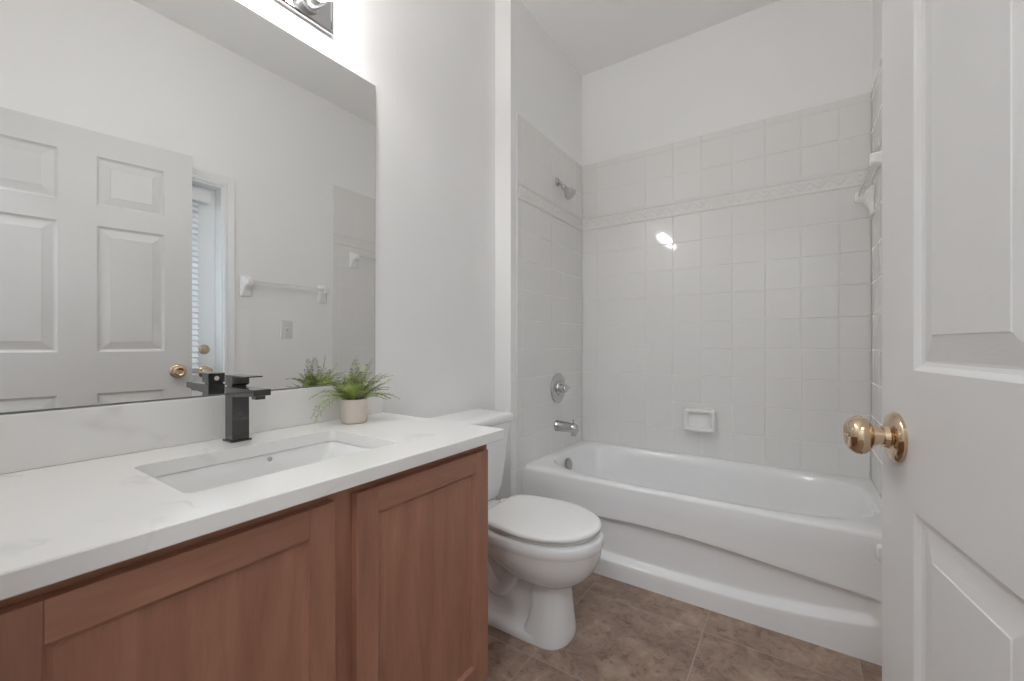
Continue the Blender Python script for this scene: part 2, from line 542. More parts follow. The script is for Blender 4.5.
# ------------------------------------------------------------------ bathtub
TX0, TX1, TY0, TY1, TZ = 0.1042, 1.6098, 1.887, 2.6428, 0.445
tub = thing('bathtub', 'glossy white alcove bathtub with a bowed recessed apron', 'bathtub', ((TX0 + TX1) / 2, TY0, 0))
TO = Vector(tub.location)
def tub_mesh():
    bm = bmesh.new()
    N = 128
    cx, cy = (TX0 + TX1) / 2, 2.272
    def rect_pt(a, x0, x1, y0, y1):
        dx, dy = math.cos(a), math.sin(a)
        t = min(((x1 - cx) / dx) if dx > 1e-9 else ((x0 - cx) / dx) if dx < -1e-9 else 1e9,
                ((y1 - cy) / dy) if dy > 1e-9 else ((y0 - cy) / dy) if dy < -1e-9 else 1e9)
        return cx + dx * t, cy + dy * t
    angs = sorted(set([2 * PI * k / N for k in range(N)] +
                      [math.atan2(y - cy, x - cx) % (2 * PI) for x in (TX0, TX1) for y in (TY0, TY1)]))
    def rect_ring(i, z, io=0.0):
        return [Vector((*rect_pt(a, TX0 + io, TX1 - io, TY0 + i, TY1 - io), z)) - TO for a in angs]
    def oval(hx, hy, z, n, sx=0.0):
        out = []
        for a in angs:
            c, s = math.cos(a), math.sin(a)
            # superellipse point in direction matching the angle
            r = (abs(c / hx) ** n + abs(s / hy) ** n) ** (-1 / n)
            out.append(Vector((cx + sx + r * c, cy + r * s, z)) - TO)
        return out
    rings = [rect_ring(0.0, 0.36), rect_ring(0.0, TZ - 0.016), rect_ring(0.002, TZ - 0.009), rect_ring(0.007, TZ - 0.003), rect_ring(0.016, TZ),
             oval(0.722, 0.344, TZ + 0.001, 3.3, 0.012), oval(0.714, 0.338, TZ - 0.002, 3.3, 0.012), oval(0.707, 0.331, TZ - 0.012, 3.3, 0.012),
             oval(0.696, 0.320, TZ - 0.05, 3.2, 0.012), oval(0.668, 0.296, 0.28, 3.0, 0.01), oval(0.632, 0.268, 0.14, 2.9),
             oval(0.60, 0.245, 0.09, 2.9), oval(0.54, 0.20, 0.072, 2.8), oval(0.30, 0.10, 0.068, 2.4)]
    rings_loft(bm, rings, True, False, True)
    # apron
    def lerp_tab(x, tab):
        for (xa, za), (xb, zb) in zip(tab[:-1], tab[1:]):
            if x <= xb:
                f = max(0, (x - xa) / (xb - xa))
                f = f
                return za + (zb - za) * f
        return tab[-1][1]
    up = [(0.10, 0.222), (0.20, 0.238), (0.36, 0.258), (0.547, 0.272), (0.70, 0.277), (0.90, 0.273), (1.05, 0.263), (1.26, 0.243), (1.40, 0.230), (1.60, 0.212)]
    lo = [(0.10, 0.130), (0.20, 0.105), (0.36, 0.084), (0.547, 0.075), (0.80, 0.072), (0.99, 0.074), (1.198, 0.081), (1.385, 0.098), (1.534, 0.122), (1.62, 0.14)]
    def sm(t):
        t = max(0, min(1, t)); return t * t * (3 - 2 * t)
    nx = 110
    zs_n = 70
    grid = []
    for i in range(nx + 1):
        x = TX0 + (TX1 - TX0) * i / nx
        u, l = lerp_tab(x, up), lerp_tab(x, lo)
        ex = sm((x - TX0 - 0.05) / 0.03) * sm((TX1 - 0.058 - x) / 0.03)
        zs = ([l * k / 4 for k in range(4)] + [l + 0.034 * k / 8 for k in range(9)] +
              [l + 0.034 + (u - 0.012 - l - 0.034) * k / 10 for k in range(1, 10)] +
              [u - 0.012 + 0.020 * k / 9 for k in range(10)] + [u + 0.008 + (0.40 - u - 0.008) * k / 8 for k in range(1, 9)])
        col = []
        for z in zs:
            d = sm((z - l) / 0.034) * (1 - sm((z - (u - 0.012)) / 0.019)) * ex
            y = TY0 + 0.004 * (1 - z / 0.44) + 0.032 * d
            col.append(bm.verts.new(Vector((x, y - 0.0, z)) - TO))
        grid.append(col)
    m = len(grid[0])
    for i in range(nx):
        for j in range(m - 1):
            bm.faces.new((grid[i][j], grid[i + 1][j], grid[i + 1][j + 1], grid[i][j + 1]))
    return bm
obj('tub_shell', tub_mesh(), M['tub'], tub, smooth=True, angle=50)
bm = bmesh.new()
add_lathe(bm, [(0.037, 0), (0.038, 0.006), (0.034, 0.011), (0.02, 0.014), (0.0, 0.015)], Vector((0.185, 2.268, 0.378)) - TO, (1, 0, 0.16), 32)
obj('overflow_plate', bm, M['dull'], tub, smooth=True)
bm = bmesh.new()
add_lathe(bm, [(0.033, 0), (0.033, 0.004), (0.024, 0.006), (0.02, 0.002), (0.0, 0.002)], Vector((0.36, 2.268, 0.072)) - TO, (0, 0, 1), 28)
obj('drain', bm, M['chrome'], tub, smooth=True)

# ------------------------------------------------------------------ shower fittings
XT = XW + 0.0062
sh = thing('shower_fitting', 'chrome shower head on a bent arm high on the tiled end wall', 'shower head', (XT, 2.287, 2.085))
bm = bmesh.new()
add_lathe(bm, [(0.026, 0), (0.026, 0.003), (0.018, 0.010), (0.010, 0.012)], (0, 0, 0), (1, 0, 0), 28)
obj('flange', bm, M['chrome'], sh, smooth=True)
bm = bmesh.new()
add_tube(bm, [(0.0, 0, 0), (0.012, 0, -0.002), (0.022, 0, -0.010), (0.030, 0, -0.022), (0.040, 0, -0.036)], 0.0095, 14)
obj('shower_arm', bm, M['nickel'], sh, smooth=True)
bm = bmesh.new()
ax = Vector((0.62, 0.0, -0.72))
add_lathe(bm, [(0.012, -0.004), (0.015, 0.004), (0.015, 0.014), (0.012, 0.020), (0.016, 0.028), (0.034, 0.070), (0.037, 0.078), (0.036, 0.086), (0.030, 0.0875), (0.0, 0.086)],
          (0.036, 0, -0.032), ax, 32)
obj('spray_head', bm, M['chrome'], sh, smooth=True, angle=35)

vt = thing('shower_valve', 'round chrome shower valve with a lever, on tiles above the tub spout', 'shower valve', (XT, 2.290, 0.826))
bm = bmesh.new()
add_lathe(bm, [(0.092, 0), (0.092, 0.004), (0.086, 0.010), (0.07, 0.014), (0.045, 0.015), (0.042, 0.024), (0.03, 0.026)], (0, 0, 0), (1, 0, 0), 40)
obj('trim_plate', bm, M['nickel'], vt, smooth=True, angle=30)
bm = bmesh.new()
add_lathe(bm, [(0.026, 0.024), (0.026, 0.05), (0.024, 0.058), (0.016, 0.062), (0.0, 0.063)], (0, 0, 0), (1, 0, 0), 28)
add_tube(bm, [(0.05, 0, 0), (0.054, 0.018, 0.002), (0.058, 0.038, 0.004)], [0.009, 0.008, 0.007], 12)
obj('lever', bm, M['chrome'], vt, smooth=True)

sp = thing('tub_spout', 'chrome tub spout with a diverter knob above the bathtub rim', 'tub spout', (XT, 2.275, 0.600))
bm = bmesh.new()
sec = [(0.0, 0.035, 0.035, 0), (0.006, 0.035, 0.035, 0), (0.010, 0.033, 0.033, 0), (0.06, 0.031, 0.031, -0.001), (0.10, 0.029, 0.030, -0.003), (0.122, 0.028, 0.032, -0.007), (0.136, 0.023, 0.029, -0.010), (0.143, 0.012, 0.018, -0.012)]
rings = [[(x, hy * math.cos(2 * PI * k / 28), zo + hz * math.sin(2 * PI * k / 28)) for k in range(28)] for x, hy, hz, zo in sec]
rings_loft(bm, rings)
add_lathe(bm, [(0.018, 0), (0.017, 0.022), (0.012, 0.023)], (0.114, 0, -0.028), (0, 0, -1), 24)
obj('spout_body', bm, M['chrome'], sp, smooth=True, angle=50)
bm = bmesh.new()
add_lathe(bm, [(0.004, 0), (0.004, 0.014), (0.008, 0.016), (0.008, 0.022), (0.0, 0.025)], (0.112, 0, 0.022), (0, 0, 1), 16)
obj('diverter_knob', bm, M['chrome'], sp, smooth=True)

# soap dish on the back wall
YT = YB - 0.0062
sd = thing('soap_dish', 'white ceramic soap dish fixed to the tiles above the tub', 'soap dish', (0.8495, YT, 0.6565))
bm = bmesh.new()
def dish_ring(hx, hz, d, r, dz=0.0):
    return [(x, -d, z + dz) for x, z in rrect(0, 0, hx, hz, r, 6)]
rings_loft(bm, [dish_ring(0.0835, 0.0635, 0, 0.012), dish_ring(0.0835, 0.0635, 0.010, 0.012), dish_ring(0.081, 0.061, 0.044, 0.014),
                dish_ring(0.078, 0.058, 0.050, 0.014), dish_ring(0.070, 0.050, 0.050, 0.011), dish_ring(0.066, 0.046, 0.044, 0.011),
                dish_ring(0.060, 0.040, 0.008, 0.012)], True, True, True)
obj('dish_body', bm, M['ceramic'], sd, smooth=True, angle=50)
bm = bmesh.new()
lip = []
for t in range(13):
    a = t / 12
    x = -0.080 + 0.16 * a
    bow = 0.016 * math.sin(PI * a) ** 0.6 if 0 < a < 1 else 0
    lip.append([(x, -0.036, -0.063), (x, -0.050 - bow, -0.062), (x, -0.056 - bow, -0.052), (x, -0.052 - bow, -0.047), (x, -0.046 - bow * 0.6, -0.053), (x, -0.036, -0.055)])
rings_loft(bm, lip, True, True, True)
obj('tray_lip', bm, M['ceramic'], sd, smooth=True, angle=60)

# ceramic towel bars: bracket base, flared post and bar (axis along y, on the right wall)
def towel_bar(label, loc, span):
    t = thing('towel_bar', label, 'towel bar', loc, 0, 'ceramic towel bars on the right wall')
    for y in (0, span):
        bm = bmesh.new()
        def rr(d, hy, hz, r, dz=0.0):
            return [(-d, y + a, b + dz) for a, b in rrect(0, 0, hy, hz, r, 5)]
        rings_loft(bm, [rr(0, 0.036, 0.066, 0.010), rr(0.008, 0.036, 0.066, 0.010), rr(0.013, 0.031, 0.060, 0.010), rr(0.020, 0.025, 0.042, 0.012, 0.010),
                        rr(0.034, 0.020, 0.026, 0.012, 0.020), rr(0.052, 0.019, 0.023, 0.012, 0.024), rr(0.064, 0.019, 0.022, 0.012, 0.025),
                        rr(0.069, 0.014, 0.017, 0.010, 0.025)])
        obj('bracket', bm, M['ceramic'], t, smooth=True, angle=60)
    bm = bmesh.new()
    bar = [[(-0.050 + dx, y, 0.025 + dz) for dx, dz in rrect(0, 0, 0.0095, 0.0095, 0.004, 3)] for y in (0.012, span - 0.012)]
    rings_loft(bm, bar)
    obj('bar', bm, M['bar'], t, smooth=True, angle=35)
    return t
towel_bar('white towel bar on the painted wall above the light switch, seen in the mirror', (XR, 1.278, 1.464), 0.520)
towel_bar('white ceramic towel bar on the right tub tiles, its end beside the door edge', (XR - 0.0062, 2.060, 1.760), 0.500)

# paper holder low on the right wall
ph = thing('toilet_paper_holder', 'white ceramic toilet paper holder low on the wall, peeking past the door edge', 'paper holder', (XR, 1.50, 0.475))
for y in (0, 0.15):
    bm = bmesh.new()
    def rr2(d, hy, hz, r, dz=0.0):
        return [(-d, y + a, b + dz) for a, b in rrect(0, 0, hy, hz, r, 5)]
    rings_loft(bm, [rr2(0, 0.032, 0.05, 0.01), rr2(0.01, 0.032, 0.05, 0.01), rr2(0.03, 0.018, 0.032, 0.012), rr2(0.075, 0.014, 0.026, 0.012), rr2(0.098, 0.012, 0.024, 0.011), rr2(0.105, 0.008, 0.016, 0.007)])
    obj('bracket', bm, M['ceramic'], ph, smooth=True, angle=60)
bm = bmesh.new()
add_tube(bm, [(-0.082, 0.012, 0), (-0.082, 0.138, 0)], 0.010, 16)
obj('roller', bm, M['bar'], ph, smooth=True)

# light switch
ls = thing('light_switch', 'white toggle light switch on the wall below the towel bar, seen in the mirror', 'light switch', (XR, 1.536, 1.195))
bm = bmesh.new()
rings_loft(bm, [[(-d, a, b) for a, b in rrect(0, 0, hy, hz, 0.006, 4)] for d, hy, hz in ((0, 0.040, 0.062), (0.004, 0.040, 0.062), (0.007, 0.036, 0.058))])
obj('cover_plate', bm, M['switch'], ls, smooth=True)
bm = bmesh.new()
rings_loft(bm, [[(-0.0065, -0.006, -0.012), (-0.0065, 0.006, -0.012), (-0.0065, 0.006, 0.012), (-0.0065, -0.006, 0.012)],
                [(-0.017, -0.004, 0.002), (-0.017, 0.004, 0.002), (-0.017, 0.004, 0.011), (-0.017, -0.004, 0.011)]])
obj('toggle', bm, M['switch'], ls)

# ------------------------------------------------------------------ vanity
van = thing('vanity_cabinet', 'reddish brown maple bathroom vanity with two panelled doors', 'vanity', (0, 0.52, 0))
VO = Vector(van.location)
VY0, VY1, VX, VZ = 0.035, 1.012, 0.540, ZC - TC
def vbox(bm, lo, hi, bev=0.0, mi=0):
    add_box(bm, Vector(lo) - VO, Vector(hi) - VO, bev, 2, mi)
bm = bmesh.new()
vbox(bm, (0.002, VY0, 0.10), (VX - 0.020, VY0 + 0.016, VZ))
vbox(bm, (0.002, VY1 - 0.016, 0.10), (VX - 0.020, VY1, VZ))
vbox(bm, (0.002, VY0 + 0.016, 0.10), (VX - 0.020, VY1 - 0.016, 0.116))
vbox(bm, (0.002, VY0 + 0.016, 0.116), (0.010, VY1 - 0.016, VZ))
obj('carcass', bm, M['wood_v'], van)
bm = bmesh.new()
FS = 0.044
vbox(bm, (VX - 0.020, VY0, 0.10), (VX, VY0 + FS, VZ), 0.001)
vbox(bm, (VX - 0.020, VY1 - FS, 0.10), (VX, VY1, VZ), 0.001)
vbox(bm, (VX - 0.020, 0.490, 0.10), (VX, 0.550, VZ), 0.001)
vbox(bm, (VX - 0.020, VY0 + FS, VZ - 0.045), (VX, 0.490, VZ), 0.001, 1)
vbox(bm, (VX - 0.020, 0.550, VZ - 0.045), (VX, VY1 - FS, VZ), 0.001, 1)
vbox(bm, (VX - 0.020, VY0 + FS, 0.10), (VX, 0.490, 0.14), 0.001, 1)
vbox(bm, (VX - 0.020, 0.550, 0.10), (VX, VY1 - FS, 0.14), 0.001, 1)
obj('face_frame', bm, [M['wood_v'], M['wood_h']], van)
bm = bmesh.new()
vbox(bm, (0.02, VY0, 0.0), (VX - 0.075, VY1, 0.10))
obj('toe_kick', bm, M['wood_h'], van)

def cab_door(y0, y1, z0, z1):
    d = bmesh.new()
    x0, x1, sw = VX + 0.001, VX + 0.020, 0.055
    ch = 0.004
    def frame_piece(outer, mi):
        """outer: quad as (y,z) list; trapezoid mitre free butt pieces with eased edges"""
        (ya, za), (yb, zb) = outer
        add_box(d, Vector((x0, ya, za)) - VO, Vector((x1, yb, zb)) - VO, 0.0013, 2, mi)
    frame_piece(((y0, z0), (y0 + sw, z1)), 0)
    frame_piece(((y1 - sw, z0), (y1, z1)), 0)
    frame_piece(((y0 + sw, z1 - sw), (y1 - sw, z1)), 1)
    frame_piece(((y0 + sw, z0), (y1 - sw, z0 + sw)), 1)
    dr = obj('door', d, [M['wood_v'], M['wood_h']], van)
    # recessed flat panel with a small sticking moulding round it
    p = bmesh.new()
    def ring(i, x):
        return [Vector((x, y0 + sw + i, z0 + sw + i)) - VO, Vector((x, y1 - sw - i, z0 + sw + i)) - VO,
                Vector((x, y1 - sw - i, z1 - sw - i)) - VO, Vector((x, y0 + sw + i, z1 - sw - i)) - VO]
    rings_loft(p, [ring(0, x0 + 0.002), ring(0, x1 - 0.003), ring(0.003, x1 - 0.0045), ring(0.009, x1 - 0.0105), ring(0.0105, x1 - 0.0105)], True, True, True)
    obj('door_panel', p, M['wood_v'], dr)
    return dr
cab_door(0.050, 0.496, 0.115, 0.783)
cab_door(0.544, 0.993, 0.115, 0.783)

# worktop with an undermount basin
wt = thing('vanity_countertop', 'white quartz vanity countertop on the brown cabinet', 'countertop', (0, 0.52, VZ))
WO = Vector(wt.location)
SX0, SX1, SY0, SY1 = 0.166, 0.455, 0.284, 0.742
bm = bmesh.new()
hole = rrect((SX0 + SX1) / 2, (SY0 + SY1) / 2, (SX1 - SX0) / 2, (SY1 - SY0) / 2, 0.018, 6)
def outer_for(pts, x0, x1, y0, y1):
    """project hole outline points onto the outer rectangle so both loops have equal counts"""
    cx, cy = (SX0 + SX1) / 2, (SY0 + SY1) / 2
    out = []
    n = 7
    cor = [(x1, y1), (x0, y1), (x0, y0), (x1, y0)]
    for q in range(4):
        for k in range(n):
            out.append(cor[q])
    return out
cor = [(DC, YC), (0.001, YC), (0.001, 0.032), (DC, 0.032)]
def top_ring(z, pts): return [bm.verts.new(Vector((x, y, z)) - WO) for x, y in pts]
def plate(z, e):
    o = [bm.verts.new(Vector((min(x, DC - e) if x > 0.1 else x, (y - e) if y > 0.5 else y, z)) - WO) for x, y in cor]
    h = top_ring(z, hole)
    for q in range(4):
        seg = h[q * 7:(q + 1) * 7]
        for a, b in zip(seg[:-1], seg[1:]):
            bm.faces.new((a, b, o[q]))
        bm.faces.new((seg[-1], h[((q + 1) % 4) * 7], o[(q + 1) % 4], o[q]))
    return o, h
ot, ht = plate(ZC, 0.0022)
om = [bm.verts.new(Vector((x, y, ZC - 0.0022)) - WO) for x, y in cor]
ol = [bm.verts.new(Vector((x, y, VZ + 0.0022)) - WO) for x, y in cor]
ob_, hb = plate(VZ, 0.0022)
for A, B in ((ot, om), (om, ol), (ol, ob_)):
    for q in range(4):
        bm.faces.new((A[q], A[(q + 1) % 4], B[(q + 1) % 4], B[q]))
for q in range(28):
    bm.faces.new((ht[q], ht[(q + 1) % 28], hb[(q + 1) % 28], hb[q]))
obj('worktop', bm, M['quartz'], wt)
tag(obj('backsplash', box((0.001, 0.032, ZC + 0.0005), (0.021, YC - 0.001, 0.9535), 0.0015, 2), M['quartz']), 'white quartz backsplash strip standing on the countertop under the mirror', 'backsplash')

bs = thing('sink_basin', 'white rectangular undermount sink set in the quartz countertop', 'sink', ((SX0 + SX1) / 2, (SY0 + SY1) / 2, VZ - 0.15))
BO = Vector(bs.location)
bm = bmesh.new()
def bring(ix, z, r, ex=0.0):
    return [Vector((x, y, z)) - BO for x, y in rrect((SX0 + SX1) / 2, (SY0 + SY1) / 2, (SX1 - SX0) / 2 - ix, (SY1 - SY0) / 2 - ix - ex, r, 6)]
rings_loft(bm, [bring(-0.024, VZ - 0.014, 0.03), bring(-0.024, VZ - 0.0008, 0.03), bring(-0.004, VZ - 0.0008, 0.022), bring(0.0005, VZ - 0.004, 0.022), bring(0.006, VZ - 0.03, 0.026, 0.004),
                bring(0.014, VZ - 0.085, 0.034, 0.03), bring(0.024, VZ - 0.108, 0.036, 0.05), bring(0.045, VZ - 0.118, 0.036, 0.075), bring(0.10, VZ - 0.123, 0.03, 0.14)], True, False, True)
obj('bowl', bm, M['porcelain'], bs, smooth=True, angle=50)
bm = bmesh.new()
add_lathe(bm, [(0.006, 0), (0.006, 0.002), (0.004, 0.0025), (0.0035, 0.001), (0, 0.001)], Vector((SX0 + 0.0035, 0.560, VZ - 0.014)) - BO, (1, 0, 0.1), 20)
obj('overflow_ring', bm, M['nickel'], bs, smooth=True)
bm = bmesh.new()
add_lathe(bm, [(0.022, 0), (0.022, 0.003), (0.016, 0.004), (0.015, 0.002), (0, 0.002)], Vector(((SX0 + SX1) / 2, (SY0 + SY1) / 2, VZ - 0.1228)) - BO, (0, 0, 1), 28)
obj('drain', bm, M['black'], bs, smooth=True)

# faucet
fa = thing('basin_faucet', 'black square single-lever faucet behind the sink', 'faucet', (0.079, 0.5205, ZC))
def fbox(name, lo, hi, bev, m=None):
    return obj(name, box(lo, hi, bev, 2), m or M['black'], fa)
fbox('base_plate', (-0.026, -0.0255, 0.0002), (0.0255, 0.0255, 0.005), 0.001)
fbox('body', (-0.021, -0.0205, 0.005), (0.021, 0.0205, 0.120), 0.001)
bm = bmesh.new()
rings_loft(bm, [[(-0.021, y, 0.120), (-0.021, y, 0.1435), (0.133, y, 0.1435), (0.135, y, 0.142), (0.135, y, 0.129), (0.133, y, 0.1275), (0.03, y, 0.1195), (0.021, y, 0.1195)] for y in (-0.0205, 0.0205)])
obj('spout', bm, M['black'], fa)
fbox('aerator', (0.104, -0.0115, 0.118), (0.127, 0.0115, 0.1275), 0.001)
bm = bmesh.new()
rings_loft(bm, [[(-0.019, y, 0.1435), (-0.016, y, 0.148), (0.011, y, 0.148), (0.011, y, 0.1435)] for y in (-0.0175, 0.0175)])
obj('neck', bm, M['black'], fa)
hd = bmesh.new()
rings_loft(hd, [[(-0.021, y, 0.1485), (-0.021, y, 0.1715), (0.021, y, 0.1715), (0.021, y, 0.1525), (0.015, y, 0.148), (-0.018, y, 0.148)] for y in (-0.0205, 0.0205)])
add_box(hd, (-0.0225, -0.0205, 0.1715), (0.094, 0.0205, 0.1748), 0.0007)
hv = obj('lever_handle', hd, M['black'], fa)
bm = bmesh.new()
add_lathe(bm, [(0.0062, 0), (0.0062, 0.0008), (0, 0.001)], (-0.021, 0.000, 0.160), (-1, 0, 0), 18)
obj('temperature_mark', bm, M['dot'], hv)

# potted fern
fn = thing('potted_fern', 'small green fern in a beige cylindrical pot on the countertop', 'plant', (0.110, 0.857, ZC))
bm = bmesh.new()
add_lathe(bm, [(0.0, 0.0), (0.034, 0.0), (0.0385, 0.002), (0.0405, 0.007), (0.0415, 0.03), (0.0415, 0.074), (0.0405, 0.0775), (0.0385, 0.078), (0.0375, 0.076), (0.037, 0.066)], n=40, caps=False)
obj('pot', bm, M['pot'], fn, smooth=True, angle=50)
bm = bmesh.new()
add_lathe(bm, [(0.0371, 0.060), (0.0371, 0.069), (0.02, 0.072), (0, 0.073)], n=24)
obj('soil', bm, M['soil'], fn)
bm = bmesh.new()
rnd = random.Random(5)
def frond(az, elev, length, droop, mi=0):
    d = Vector((math.cos(az) * math.cos(elev), math.sin(az) * math.cos(elev), math.sin(elev)))
    p = Vector((math.cos(az) * 0.016 * rnd.random(), math.sin(az) * 0.016 * rnd.random(), 0.070))
    n = 15
    pts = [p.copy()]
    for k in range(n):
        d = (d + Vector((rnd.uniform(-.03, .03), rnd.uniform(-.03, .03), -droop / n))).normalized()
        p = p + d * (length / n)
        if p.x < -0.086: p.x = -0.086
        pts.append(p.copy())
    add_tube(bm, pts, [0.0009 * (1 - 0.7 * k / n) for k in range(n + 1)], 4, mi)
    for k in range(2, n + 1):
        t = (pts[k] - pts[k - 1]).normalized()
        side = t.cross(Vector((0, 0, 1)))
        side = side.normalized() if side.length > 1e-3 else Vector((1, 0, 0))
        nrm = side.cross(t)
        L = 0.019 * length / 0.11 * math.sin(PI * min(1, 0.12 + 0.84 * k / n)) ** 0.8 + 0.003
        tipm = 1 if (k > n * 0.62 and rnd.random() < 0.6) else mi
        for s in (-1, 1):
            for half in (0, 0.5):
                b0 = pts[k - 1].lerp(pts[k], half)
                dirn = (side * s * 0.95 + t * 0.40 + nrm * rnd.uniform(-.25, .3)).normalized()
                w = t * 0.0012
                e = b0 + dirn * L * rnd.uniform(0.75, 1.1)
                if e.x < -0.088: e.x = -0.088
                mid = b0.lerp(e, 0.5) + nrm * 0.0008
                vs = [bm.verts.new(q) for q in (b0, mid + w, e, mid - w)]
                f = bm.faces.new(vs); f.material_index = tipm
for k in range(64):
    az = -PI + 2 * PI * (k + rnd.uniform(-.4, .4)) / 64
    el = rnd.uniform(0.35, 1.35)
    ln_ = rnd.uniform(0.08, 0.135)
    dr = rnd.uniform(0.3, 1.3)
    if math.cos(az + 0.62) > 0.55:                 # room side: short upright fronds
        el = rnd.uniform(0.65, 1.35); ln_ = rnd.uniform(0.065, 0.11); dr = rnd.uniform(0.1, 0.7)
    if math.cos(az) < -0.3: ln_ *= 0.85
    frond(az, el, ln_, dr, 1 if rnd.random() < 0.22 else 0)
for az, el, ln_, dr in ((-1.95, 0.60, 0.165, 2.5), (-1.75, 0.75, 0.15, 2.3), (-2.1, 0.9, 0.15, 1.8), (1.1, 0.65, 0.155, 1.4), (0.95, 1.05, 0.15, 1.2), (1.4, 0.95, 0.155, 1.0), (1.6, 0.6, 0.14, 1.3), (0.75, 0.75, 0.13, 1.5), (-1.6, 1.1, 0.14, 1.5), (0.4, 1.35, 0.15, 0.5), (2.2, 1.4, 0.15, 0.4), (-1.0, 1.4, 0.14, 0.5)):
    frond(az, el, ln_, dr, 0)
for v in bm.verts:
    v.co.z = max(v.co.z, 0.012)
obj('foliage', bm, [M['leaf'], M['leaf_tip']], fn, recalc=False)

# ------------------------------------------------------------------ mirror
mi = thing('wall_mirror', 'large frameless mirror above the vanity backsplash', 'mirror', (0, 0.54, 0.9560))
bm = box((0.0005, -0.49, 0.0), (0.0055, 0.4825, 1.108))
for f in bm.faces:
    f.material_index = 0 if f.normal.x > 0.9 else 1
bmesh.ops.recalc_face_normals(bm, faces=bm.faces)
for f in bm.faces:
    f.material_index = 0 if f.normal.x > 0.9 else 1
obj('glass_sheet', bm, [M['mirror'], M['mirror_edge']], mi)
obj('bottom_strip', box((0.0004, -0.49, -0.0022), (0.0075, 0.4825, 0.0014)), M['mirror_edge'], mi)  # thin dark strip along the mirror's lower edge

# ------------------------------------------------------------------ vanity light
LY0, LY1, LZ0, LZ1 = 0.180, 0.843, 2.141, 2.271
vl = thing('vanity_light', 'chrome strip light with four lit globe bulbs above the mirror', 'wall lamp', (0, (LY0 + LY1) / 2, (LZ0 + LZ1) / 2))
hy, hz = (LY1 - LY0) / 2, (LZ1 - LZ0) / 2
bm = bmesh.new()
rings_loft(bm, [[(d, a, b) for a, b in ((-y, -z), (y, -z), (y, z), (-y, z))] for d, y, z in ((0, hy, hz), (0.016, hy, hz), (0.021, hy - 0.004, hz - 0.004), (0.021, hy - 0.009, hz - 0.009), (0.018, hy - 0.011, hz - 0.011))])
obj('back_plate', bm, M['chrome'], vl)
for k in range(4):
    y = hy - 0.088 - k * 0.1556
    bm = bmesh.new()
    add_lathe(bm, [(0.036, 0.018), (0.036, 0.026), (0.0305, 0.030), (0.0295, 0.072), (0.026, 0.076), (0.022, 0.070)], (0, y, -0.010), (1, 0, 0), 28)
    sk = obj('lamp_socket', bm, M['nickel'], vl, smooth=True, angle=40)
    bm = bmesh.new()
    R = 0.034
    prof = [(0.014, 0.066), (0.015, 0.080)] + [(R * math.sin(a), 0.114 - R * math.cos(a)) for a in [0.45 + (PI - 0.45) * j / 14 for j in range(15)]]
    add_lathe(bm, prof, (0, y, -0.010), (1, 0, 0), 28)
    obj('bulb', bm, M['bulb'], sk, smooth=True)

# ------------------------------------------------------------------ toilet
to = thing('toilet', 'white two-piece toilet with closed lid between vanity and tub', 'toilet', (0.02, 1.415, 0))
def toilet_body():
    bm = bmesh.new()
    N = 72
    def outline(z, xb, xf, hw, ef, eb, xm, narrow=0.0):
        ring = []
        for k in range(N):
            a = 2 * PI * k / N
            c, s = math.cos(a), math.sin(a)
            e = ef if c >= 0 else eb
            x = xm + (xf - xm if c >= 0 else xm - xb) * abs(c) ** (2 / e) * (1 if c >= 0 else -1)
            y = hw * abs(s) ** (2 / e) * (1 if s >= 0 else -1)
            if c < 0 and narrow:
                t = (xm - x) / (xm - xb)
                y *= 1 - narrow * max(0, min(1, (t - 0.2) / 0.7)) ** 1.4
            ring.append((x - 0.02, y, z))
        return ring
    # bowl: z, back, front, half width, widest x, narrowing behind
    bowl = [(0.399, 0.11, 0.714, 0.163, 0.485, 0.34), (0.398, 0.095, 0.730, 0.176, 0.485, 0.34), (0.390, 0.09, 0.738, 0.182, 0.485, 0.34), (0.362, 0.09, 0.738, 0.182, 0.485, 0.34),
            (0.354, 0.10, 0.733, 0.178, 0.485, 0.34), (0.350, 0.10, 0.732, 0.177, 0.485, 0.34), (0.325, 0.12, 0.729, 0.174, 0.488, 0.32), (0.300, 0.17, 0.721, 0.167, 0.495, 0.26), (0.275, 0.235, 0.709, 0.155, 0.505, 0.20),
            (0.252, 0.30, 0.692, 0.139, 0.52, 0.12), (0.234, 0.36, 0.672, 0.121, 0.535, 0.06), (0.222, 0.41, 0.652, 0.103, 0.545, 0.0), (0.214, 0.46, 0.625, 0.075, 0.55, 0.0)]
    rings_loft(bm, [outline(z, xb, xf, hw, 2.1, 2.6, xm, na) for z, xb, xf, hw, xm, na in bowl], True, True, True)
    # front column of the pedestal, flaring to the foot
    col = [(0.000, 0.450, 0.626, 0.100), (0.010, 0.450, 0.628, 0.1015), (0.030, 0.462, 0.627, 0.100), (0.07, 0.480, 0.622, 0.094), (0.13, 0.492, 0.616, 0.086), (0.19, 0.497, 0.612, 0.080), (0.225, 0.497, 0.612, 0.079), (0.25, 0.497, 0.614, 0.078)]
    rings_loft(bm, [outline(z, xb, xf, hw, 2.3, 7.0, 0.545) for z, xb, xf, hw in col], True, True, True)
    # rear foot: low flange, then a narrow web hollowed at the side
    web = [(0.000, 0.110, 0.560, 0.104), (0.012, 0.110, 0.560, 0.1055), (0.028, 0.115, 0.560, 0.102), (0.038, 0.125, 0.560, 0.090), (0.055, 0.14, 0.560, 0.062), (0.09, 0.15, 0.555, 0.050), (0.16, 0.14, 0.55, 0.050), (0.25, 0.12, 0.55, 0.062), (0.34, 0.11, 0.54, 0.09)]
    rings_loft(bm, [outline(z, xb, xf, hw, 8.0, 5.0, 0.35) for z, xb, xf, hw in web], True, True, True)
    return bm
b_ = obj('bowl', toilet_body(), M['porcelain'], to, smooth=True, angle=55)
